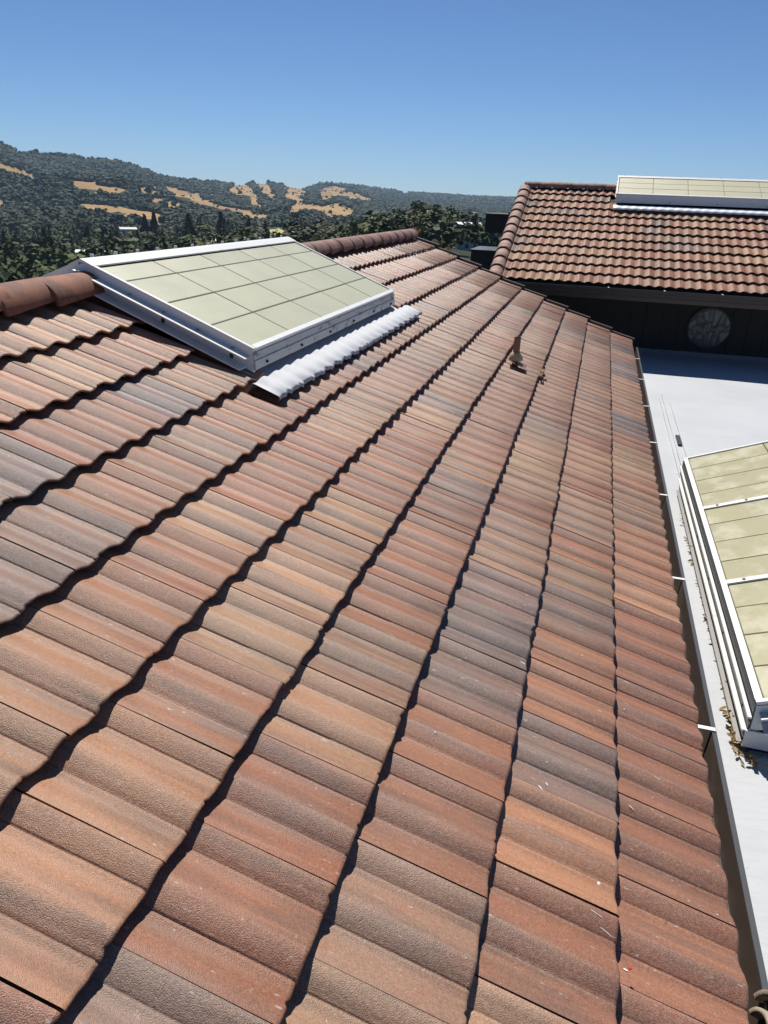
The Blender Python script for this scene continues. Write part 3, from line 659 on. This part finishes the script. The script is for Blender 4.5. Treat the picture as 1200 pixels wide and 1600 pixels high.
# white corrugated apron below the skylight, with a turned-down crimped edge
def apron(name, y0, y1, s_top, s_bot, parent, frame, amp=.75, edge=.024):
    n = int((y1-y0)/TW*2*12); b = MB(); vs_ = []; secs = [(s_top, -.034), (s_bot+.185, -.036), (s_bot+.160, .0), (s_bot+.012, .0), (s_bot, -.004), (s_bot-.004, -edge)]
    for si, (s, dz) in enumerate(secs):
        for j in range(n+1):
            y = y0+(y1-y0)*j/n; ph = ((y-.015+.5)/(TW/2)); h = hump(ph)*amp; f = 0 if si < 2 else 1
            cr = (.006*math.sin(y*71)+.004*math.sin(y*137+1)) if si >= 3 else 0
            vs_.append(frame(s+cr, y, (.030 if si > 1 else .03 if 3.80 < y < 6.9 else -.07)+h*f+dz+(.002*math.sin(y*23+s*9))))
    m = n+1; b.add(vs_, [(i*m+j, i*m+j+1, (i+1)*m+j+1, (i+1)*m+j) for i in range(len(secs)-1) for j in range(n)], True)
    return b.build(name, M['apron'], parent)
fr_main = lambda s, y, h: (-s*CA+h*SA, y, s*SA+h*CA)
ap = apron('flashing_apron', 3.60, 7.04, 7.35*EX, 6.43*EX, skl, fr_main); ap['label'] = 'corrugated silver-white flashing apron'
MB().add([fr_main(7.1*EX, 3.72, -.06), fr_main(7.1*EX, 3.86, -.06), fr_main(10.1*EX, 3.86, -.06), fr_main(10.1*EX, 3.72, -.06)], [(0, 1, 2, 3)]).build('side_flashing', M['deck'], skl)
MB().add([fr_main(7.0*EX, 6.86, -.03), fr_main(7.0*EX, 7.0, -.03), fr_main(10.1*EX, 7.0, -.03), fr_main(10.1*EX, 6.86, -.03)], [(0, 1, 2, 3)]).build('side_flashing', M['deck'], skl)
# vent pipe with its collar
bp = Vector(fr_main(3.70*EX, 6.96, .02))
vp_ = MB().tube([bp+Vector((0, 0, -.05)), bp+Vector((0, 0, .22))], .031, 14, False).build('vent_pipe', M['pipe'], house); vp_['label'] = 'short brown vent pipe standing out of the tiles'
MB().tube([bp+Vector((0, 0, .22)), bp+Vector((0, 0, .225)), bp+Vector((0, 0, .225)), bp+Vector((0, 0, .12))], [.033, .033, .028, .027], 14, False).build('rim', M['pipe'], vp_)
MB().tube([bp+Vector((0, 0, .018)), bp+Vector((0, 0, .05)), bp+Vector((0, 0, .085)), bp+Vector((0, 0, .09))], [.068, .064, .042, .033], 16, False).build('collar', M['collar'], vp_)
fl = MB(); q = [(-.07, -.10), (.10, -.10), (.10, .10), (-.07, .10)]; fl.add([fr_main(3.66*EX-a_, 6.95+b_, .026) for a_, b_ in q], [(0, 1, 2, 3)]); fl.build('base_flashing', M['pipe'], vp_)

# ================================================================ house behind, at right
RY0, RZ0, RX0 = 13.95, .600, -2.34
WY = 15.17
house2 = thing('tiled_house', (0, 18, -4), 'house at right whose tiled slope faces the camera above a dark wall', 'house', 'houses with tiled roofs')
NC = 12; XR = 5.2
yr = RY0+4.10; zr = RZ0+4.10*math.tan(ALPHA)
b = MB(); b.prism([(RY0+.06, RZ0+.06*math.tan(ALPHA)-d), (yr, zr-d), (2*yr-RY0, RZ0-d), (2*yr-RY0, RZ0-d-.05), (yr, zr-d-.08), (RY0+.06, RZ0-d-.05)], RX0-.1, XR, 'x')
roof2 = b.build('roof', M['deck'], house2); fix_normals(roof2.data); roof2['label'] = 'pinkish brown tiled slope with rounded rake tiles at its left edge'
spec = []; g = random.Random(8)
SKX0 = -.49
for k in range(NC):
    ph = 0 if k % 2 == 0 else TW/2
    if k % 2: c = tone(k+60, -3, g); spec.append((T((RX0+.06+TW/4, RY0+k*EX*CA, RZ0+k*EX*SA-.01)) @ RZ(-math.pi/2) @ RY(ALPHA-TILT), (c[0]*.88+.03, c[1]*.88+.024, c[2]*.88+.022, 1), -1))
    for j in range(-1, 24):
        xc = RX0+.06+ph+TW*(j+.5)
        if xc < RX0+.1 or xc > XR: continue
        if k >= 9 and xc > SKX0-.1: continue
        s = k*EX; m = T((xc, RY0+s*CA, RZ0+s*SA-.01+g.uniform(-.002, .002))) @ RZ(-math.pi/2) @ RY(ALPHA-TILT) @ RZ(g.uniform(-.004, .004))
        c = tone(k+60, j+.5*(k % 2), g); c = (c[0]*.88+.03, c[1]*.88+.024, c[2]*.88+.022, 1)
        spec.append((m, c, g.randrange(1000)))
lay_tiles(spec, roof2, None, mat=M['tile_matte'])
CAPR = barrel(.43, .135, .115, .014, 12, .96).mesh('rake_tile', M['ridge'])
for k in range(NC):
    s = k*EX-.02; kk = rnd.uniform(.9, 1.15); place('rake_tile', CAPR, roof2, T((RX0-.075, RY0+s*CA, RZ0+s*SA-.03)) @ RZ(-math.pi/2) @ RY(ALPHA-TILT*.75), (.40*kk, .24*kk, .185*kk, 1))
for i in range(6):
    kk = rnd.uniform(.85, 1.15); place('ridge_tile', CAP, roof2, T((RX0-.10+.345*i, yr, zr-.035)) @ RZ(math.pi) @ RY(.05), (.36*kk, .20*kk, .155*kk, 1))
m2 = T((0, yr+.02, 2.415)) @ RZ(-math.pi/2)
h2, d2 = .87, .355; L2 = math.hypot(h2, d2)
cols2 = [.485-.67*i for i in range(0, 9)][::-1]    # local y = -world x ... RZ(-90): local y -> +X
cols2 = [SKX0+.03+.682*i for i in range(8)]
sk2 = skylight(house2, m2, h2, d2, SKX0, SKX0+.06+.682*7, cols2, [.09, .36, .63, L2-.034], M['panel_far'], 'white framed skylight with warm cream panels on the right house ridge', wallh=.17, dirty=False, ledges=(.07,), ledge_out=(.015,), bolts=True)
fr2 = lambda s, x, h: (x, RY0+s*CA-h*SA, RZ0+s*SA+h*CA)
def apron2():
    y0, y1, s_top, s_bot = SKX0-.03, SKX0+4.8, 9.25*EX, 8.70*EX; n = 260; b = MB(); vs_ = []
    secs = [(s_top, .0), (s_bot+.1, .0), (s_bot+.01, .0), (s_bot, -.02)]
    for si, (s, dz) in enumerate(secs):
        for j in range(n+1):
            x = y0+(y1-y0)*j/n; vs_.append(fr2(s, x, .03+(hump((x-RX0-.06)/(TW/2))*.35+.018 if si else .02)+dz))
    m = n+1; b.add(vs_, [(i*m+j, i*m+j+1, (i+1)*m+j+1, (i+1)*m+j) for i in range(len(secs)-1) for j in range(n)], True); return b
apron2().build('flashing_apron', paint('bright_white_flashing', (.80, .80, .80), .4), sk2)
# eave: fascia, gutter with ribs, soffit, wall of dark boards
g2 = MB(); pr = [(RY0+.04, .535), (RY0+.04, .345), (RY0-.075, .345), (RY0-.085, .40), (RY0-.105, .43), (RY0-.105, .47), (RY0-.118, .485), (RY0-.118, .535), (RY0-.112, .535), (RY0-.112, .49), (RY0-.078, .36), (RY0+.03, .36), (RY0+.03, .535)]
g2.prism(pr, RX0+.05, XR, 'x'); gut2 = g2.build('gutter', M['dark_trim'], house2); fix_normals(gut2.data); gut2['label'] = 'dark ribbed gutter under the right house eave'
MB().box(RX0+.05, XR, RY0-.122, RY0-.110, .5355, .5405).build('rim', M['gutter_lip'], gut2)
for x in (-.42, .50, 1.42, 2.35): MB().box(x-.012, x+.012, RY0-.12, RY0+.03, .541, .546).build('strap', M['strap'], gut2)
MB().box(RX0+.1, XR, RY0+.05, WY+.03, .33, .345).build('soffit', M['dark_wall'], house2)
MB().box(RX0+.3, XR, WY+.021, WY+.12, -4.6, .33).build('wall', M['stucco'], house2)
wall2 = MB().box(RX0+.3, XR, WY+.012, WY+.0205, -4.6, .329).build('cladding', M['dark_wall'], house2)
bw = .30; x = RX0+.3
bme = MB().box(0, bw-.012, 0, .012, -.72, .325).mesh('board', M['dark_wall'])
while x < XR-bw:
    q = bpy.data.objects.new('board', bme); link(q, wall2); q.location = (x, WY, 0); x += bw
# round leaded window
wc = Vector((1.50, WY, -.195)); WR = .375
wn = MB(); n = 40
ring = [(WR+.03, -.002), (WR+.03, -.035), (WR-.005, -.035), (WR-.005, -.002)]
vs_ = [(wc.x+rr_*math.cos(2*math.pi*i/n), WY+yy, wc.z+rr_*math.sin(2*math.pi*i/n)) for i in range(n) for rr_, yy in ring]
wn.add(vs_, [(i*4+k, ((i+1) % n)*4+k, ((i+1) % n)*4+(k+1) % 4, i*4+(k+1) % 4) for i in range(n) for k in range(4)])
win = wn.build('round_window', M['dark_wall'], house2); fix_normals(win.data); win['label'] = 'round leaded window with grey bamboo stems and leaves'
MB().tube([wc+Vector((0, -.006, 0)), wc+Vector((0, -.010, 0))], WR-.004, 40, True, False).build('leading', M['grille'], win)
def glass(c):
    k = N('leaded_glass'); o = k.obj(); a = k.noise(o, 14., 4, .6); return k.out(k.mix(k.ramp(a, .3, .7), c, tuple(x*.55 for x in c)), .25, .5)
GL = [glass((.15, .155, .16)), glass((.06, .062, .064)), glass((.025, .026, .027))]
GP = [(0, [(612,150),(690,165),(652,300),(612,345)]), (0, [(502,185),(556,160),(556,285),(520,262)]), (0, [(375,310),(430,262),(442,322),(372,368)]), (0, [(540,315),(556,312),(556,430),(528,420)]),
      (0, [(470,432),(530,424),(528,462),(472,490)]), (0, [(368,440),(428,440),(420,500),(402,490)]), (0, [(702,395),(800,372),(790,430),(714,512)]), (0, [(745,215),(795,282),(762,320),(738,296)]),
      (0, [(598,392),(632,388),(606,530),(588,520)]), (0, [(664,440),(690,432),(664,536),(640,530)]), (0, [(700,340),(745,322),(738,345),(692,382)]), (1, [(562,150),(606,148),(604,280),(562,285)]),
      (1, [(562,292),(604,290),(588,400),(558,404)]), (1, [(556,412),(588,410),(578,560),(545,556)]), (1, [(696,172),(735,205),(722,290),(668,320)]), (1, [(664,328),(716,300),(690,430),(640,436)]),
      (1, [(636,444),(660,444),(634,545),(612,548)]), (2, [(440,245),(496,240),(540,285),(450,320)]), (2, [(375,375),(440,335),(500,330),(430,395)]), (2, [(455,345),(520,345),(532,415),(470,405)]), (1, [(432,345),(462,345),(458,470),(426,470)]),
      (2, [(455,500),(532,470),(540,520),(470,548)]), (2, [(590,360),(660,345),(650,382),(600,384)]), (2, [(728,360),(806,300),(800,362),(740,382)]), (2, [(445,200),(495,185),(495,232),(440,240)]), (1, [(370,400),(425,402),(425,432),(366,430)]), (2, [(720,520),(785,440),(750,500),(700,545)])]
for gi, poly in GP:
    pts = [((px-585)/225*WR, (355-py)/225*WR) for px, py in poly]; cx = sum(p[0] for p in pts)/len(pts); cz = sum(p[1] for p in pts)/len(pts)
    pts = [(cx+(p[0]-cx)*.95, cz+(p[1]-cz)*.95) for p in pts]; pts = [(p[0]*min(1, .98*WR/max(1e-6, math.hypot(*p))), p[1]*min(1, .98*WR/max(1e-6, math.hypot(*p)))) for p in pts]
    yy = WY-.0105-rnd.uniform(.0005, .003)
    b = MB(); b.add([(wc.x+p[0], yy-.004, wc.z+p[1]) for p in pts]+[(wc.x+p[0], yy, wc.z+p[1]) for p in pts], [(0,1,2,3), (4,7,6,5)]+[(i, i+4, (i+1) % 4+4, (i+1) % 4) for i in range(4)])
    o = b.build('pane', GL[gi], win); fix_normals(o.data)
# dark parapet blocks of the wing beyond
wing = thing('dark_parapet', (-2.9, 19.5, -4.5), 'dark brown parapet block with a thin tan cap behind the rake of the right house', 'parapet', 'dark parapets left of the right house')
MB().box(-3.42, -1.6, 19.2, 20.4, 1.12, 1.52).build('wall', M['dark_trim'], wing); MB().box(-3.46, -1.55, 19.15, 20.45, 1.521, 1.545).build('coping', M['stucco'], wing)
MB().box(-2.9, -1.6, 19.3, 20.2, 1.5455, 1.60).build('upper_coping', simple('tan_tile_edge', (.30, .17, .12)), wing)
MB().box(-2.0, -1.6, 19.4, 20.2, -4.6, 1.119).build('post', M['dark_trim'], wing)
wing2 = thing('dark_parapet', (-3, 17.5, -4.5), 'lower near-black parapet with a pale cap at the foot of the rake tiles', 'parapet', 'dark parapets left of the right house')
MB().box(-3.40, -2.52, 17.3, 18.6, -4.6, .80).build('wall', M['dark_trim'], wing2); MB().box(-3.43, -2.5, 17.25, 18.65, .801, .83).build('coping', M['gutter_lip'], wing2)

# ================================================================ flat roofed wing with the low skylight
ZF = -.70
flat = thing('flat_roof_wing', (2, 8, -4.6), 'low flat roofed wing with a white membrane between the two tiled roofs', 'building')
nx, ny = 40, 120; xs = np.linspace(-.30, 6.0, nx); ysn = np.linspace(-1.5, WY+.01, ny)
X_, Y_ = np.meshgrid(xs, ysn, indexing='ij'); Z_ = ZF + (vnoise(X_*1.3, Y_*1.3, 31)-.5)*.012 + .05*np.clip((Y_-(WY-.25))/.25, 0, 1)**2
vv = np.stack([X_, Y_, Z_], -1).reshape(-1, 3); ii = np.arange(nx-1)[:, None]*ny + np.arange(ny-1)[None, :]
o = bpy.data.objects.new('roof_membrane', np_mesh('roof_membrane', vv, np.stack([ii, ii+ny, ii+ny+1, ii+1], -1).reshape(-1, 4), M['membrane'], True)); link(o, flat); mem = o; mem['label'] = 'white coated flat roof membrane'
MB().box(-.29, 5.98, -1.4, WY, -4.6, ZF-.02).build('wall', M['stucco'], flat)
for (xa, xb, ya, yb) in ((.470, .484, 7.5, 11.2), (.515, .53, 7.55, 11.5), (.60, .612, 7.5, 11.0)):
    MB().box(xa, xb, ya, yb, ZF+.002, ZF+.017).build('seam', M['membrane'], mem)
MB().box(.545, .59, 8.92, 9.31, ZF+.0075, ZF+.028).build('vent_grille', M['grille'], mem)
m3 = T((1.50, 0, 0)); h3, d3 = 1.065, .40; L3 = math.hypot(h3, d3)
m3 = T((.435+h3, 0, -.395+d3)) @ RZ(math.pi)      # local +x slope faces the near house
cols3 = []
Y3 = [3.46, 4.77, 6.10, 7.46]
for i in range(3): cols3 += list(np.linspace(Y3[i], Y3[i+1], 5)[:-1])
cols3 = [-c for c in (cols3+[Y3[3]])][::-1]; cols3[0] += .03; cols3[-1] -= .03
sk3 = skylight(flat, m3, h3, d3, -Y3[3], -Y3[0], cols3, [.06, .44, L3-.032], M['panel_old'], 'low weathered skylight with yellowed cream panes and white bars', wallh=.16, bars=(-Y3[1], -Y3[2]), ledges=(.06, .12), bolts=True, dirty=False, eave_mat=M['grille'])  # dark eave face carries the shade of the gaps between the rails
# stepped curb rails along its low side
X3 = .435
for i, (zz, out, hh, mt) in enumerate(((-.47, .020, .012, 'white'), (-.505, .008, .020, 'bolt'), (-.565, .026, .010, 'white'), (-.60, .010, .022, 'bolt'), (-.655, .030, .010, 'bolt'))):
    MB().box(X3-.012-out, X3-.0125, Y3[0]-.02+.01*i, Y3[3]-.05*i, zz-hh, zz).build('curb_rail', M[mt], sk3)
MB().box(X3+.004, X3+.02, Y3[0], Y3[3], ZF-.01, -.556).build('curb', M['grille'], sk3)  # dark colour stands for the shaded gap at the curb's foot
MB().box(X3+.02, X3+2.0, Y3[0]+.02, Y3[0]+.05, ZF-.01, -.54).build('curb', M['grille'], sk3); MB().box(X3+.02, X3+2.0, Y3[3]-.05, Y3[3]-.02, ZF-.01, -.56).build('curb', M['white'], sk3)  # near end coloured dark for the shade below the end board
MB().box(X3-.02, X3+2.0, Y3[0]-.012, Y3[0]-.001, -.66, -.56).build('end_board', M['white'], sk3)
# dead leaves caught along the curb
def leaf(b, c, s, g):
    q = Euler((g.uniform(-.7, .7), g.uniform(-.7, .7), g.uniform(0, 6.3))).to_matrix(); pts = [(-1, 0, 0), (-.3, .38, .12), (.5, .3, .05), (1, 0, .18), (.5, -.3, .05), (-.3, -.38, .12), (0, 0, -.03)]
    b.add([Vector(c)+q @ (Vector(p)*s) for p in pts], [(0, 1, 6), (1, 2, 6), (2, 3, 6), (3, 4, 6), (4, 5, 6), (5, 0, 6)])
g = random.Random(4); b = MB()
for i in range(170):
    yy = Y3[0]-.12+abs(g.gauss(0, .28)) if i < 90 else g.uniform(Y3[0], Y3[3]-.5); leaf(b, (X3-.02+g.uniform(-.04, .03)+(.07 if i < 60 and yy < Y3[0] else 0), yy, ZF+.012+g.uniform(0, .03)), g.uniform(.014, .03), g)
o = b.build('leaf_litter', M['dry']); tag(o, 'dead brown leaves caught along the curb of the low skylight', 'leaves', None, 'stuff')

# ================================================================ small things on the roof
b = MB(); g = random.Random(9); c = Vector(fr_main(2.99*EX, 7.02, .035))
for i in range(4): leaf(b, c+Vector((g.uniform(-.01, .02), -.10+.055*i, .008)), .032, g)
b.tube([c+Vector((0, .06, .0)), c+Vector((.01, -.06, .012)), c+Vector((.02, -.17, .0))], [.006, .005, .003], 5)
o = b.build('dry_twig', M['straw']); tag(o, 'pale dry twig with curled leaves lying below the vent pipe', 'twig')
for (s, y, cnt, sz, lab) in ((10.05, 11.78, 26, .11, 'tuft of yellow straw poking out of the far ridge end'), (8.45, 11.86, 10, .10, 'small tuft of straw on the far rake edge')):
    b = MB(); c = Vector(fr_main(s*EX, y, .06)); g = random.Random(int(s*10))
    for i in range(cnt):
        dd = Vector((g.uniform(-.6, 1), g.uniform(-.9, .6), g.uniform(.1, .9))).normalized()*sz*g.uniform(.6, 1.3); p = c+Vector((g.uniform(-.05, .05), g.uniform(-.05, .05), -.02)); b.tube([p, p+dd*.6, p+dd+Vector((0, 0, -.02))], [.006, .005, .002], 4)
    o = b.build('straw_tuft', M['straw']); tag(o, lab, 'straw', 'straw tufts on the far roof edge')
def chip(px, py, sz, mt, name, lab, cat):
    n_ = Vector((SA, 0, CA)); dd = (fw*F_PX+rt*(px-600)-up*(py-800)).normalized(); P0 = n_*.012; t = (P0-CAM).dot(n_)/dd.dot(n_); c = CAM+dd*t
    b = MB(); g = random.Random(int(px)); k = 7; rim = []
    for i in range(k): rim.append(c+Vector((CA, 0, -SA))*math.cos(6.28*i/k)*sz*g.uniform(.6, 1.1)+Vector((0, 1, 0))*math.sin(6.28*i/k)*sz*g.uniform(.6, 1.1))
    b.add([p for p in rim]+[p+n_*sz*.35 for p in rim]+[c+n_*sz*.6], [(i, (i+1) % k, k+(i+1) % k, k+i) for i in range(k)]+[(k+i, k+(i+1) % k, 2*k) for i in range(k)])
    o = b.build(name, M[mt]); tag(o, lab, cat)
chip(984, 1513, .006, 'red', 'red_fragment', 'tiny bright red fragment lying in a tile pan near the gutter', 'fragment')

def surf(s, y):
    k = max(0, math.floor(s/EX)); ph = .015 if k % 2 == 0 else .175; dd = s-k*EX
    return -.010 - .036*dd/EX + hump((y-ph)/(TW/2)) + .0015
b = MB(); g = random.Random(21)
def spot(s, y, a, c, ang):
    n = 9; P = []
    for i in range(n):
        t = 6.283*i/n; q = g.uniform(.55, 1.15); u, v = a*q*math.cos(t), c*q*math.sin(t); uu, vv = u*math.cos(ang)-v*math.sin(ang), u*math.sin(ang)+v*math.cos(ang)
        P.append(fr_main(s+uu, y+vv, surf(s+uu, y+vv)+.0008))
    b.add(P+[fr_main(s, y, surf(s, y)+.0016)], [(i, (i+1) % n, n) for i in range(n)], True)
for i in range(70):
    k = g.choice((0, 0, 1, 1, 1, 2, 2, 3)); spot(k*EX+g.uniform(.01, .34), g.uniform(1.0, 4.2)*g.uniform(.9, 1.8), g.uniform(.0015, .0045), g.uniform(.001, .003), g.uniform(0, 3))
for (s, y, a, c, ang) in ((.40, 1.47, .028, .0012, .25), (.43, 1.50, .022, .001, .2), (.33, 1.42, .007, .005, 0), (.62, 1.86, .014, .003, .8), (.60, 1.90, .010, .003, 1.2), (.72, 1.80, .004, .003, 0), (.42, 1.62, .006, .006, 0), (.30, 2.0, .012, .002, .4), (.75, 2.45, .016, .004, .2)): spot(s, y, a, c, ang)
o = b.build('bird_droppings', M['dropping']); tag(o, 'small white bird droppings and lime scuffs on the lower tiles', 'droppings', None, 'stuff')

# ---------------------------------------------------------------- haze
hz = MB().box(-5600, 2600, -900, 6800, -420, 240)
k = N('haze'); k.t.nodes.remove(k.b); v = k.t.nodes.new('ShaderNodeVolumePrincipled'); v.inputs['Color'].default_value = (.50, .74, 1, 1); v.inputs['Density'].default_value = 7e-5; v.inputs['Anisotropy'].default_value = .2
k.t.links.new(v.outputs[0], k.t.nodes['Material Output'].inputs['Volume'])
o = hz.build('haze', k.m); fix_normals(o.data); tag(o, kind='stuff')
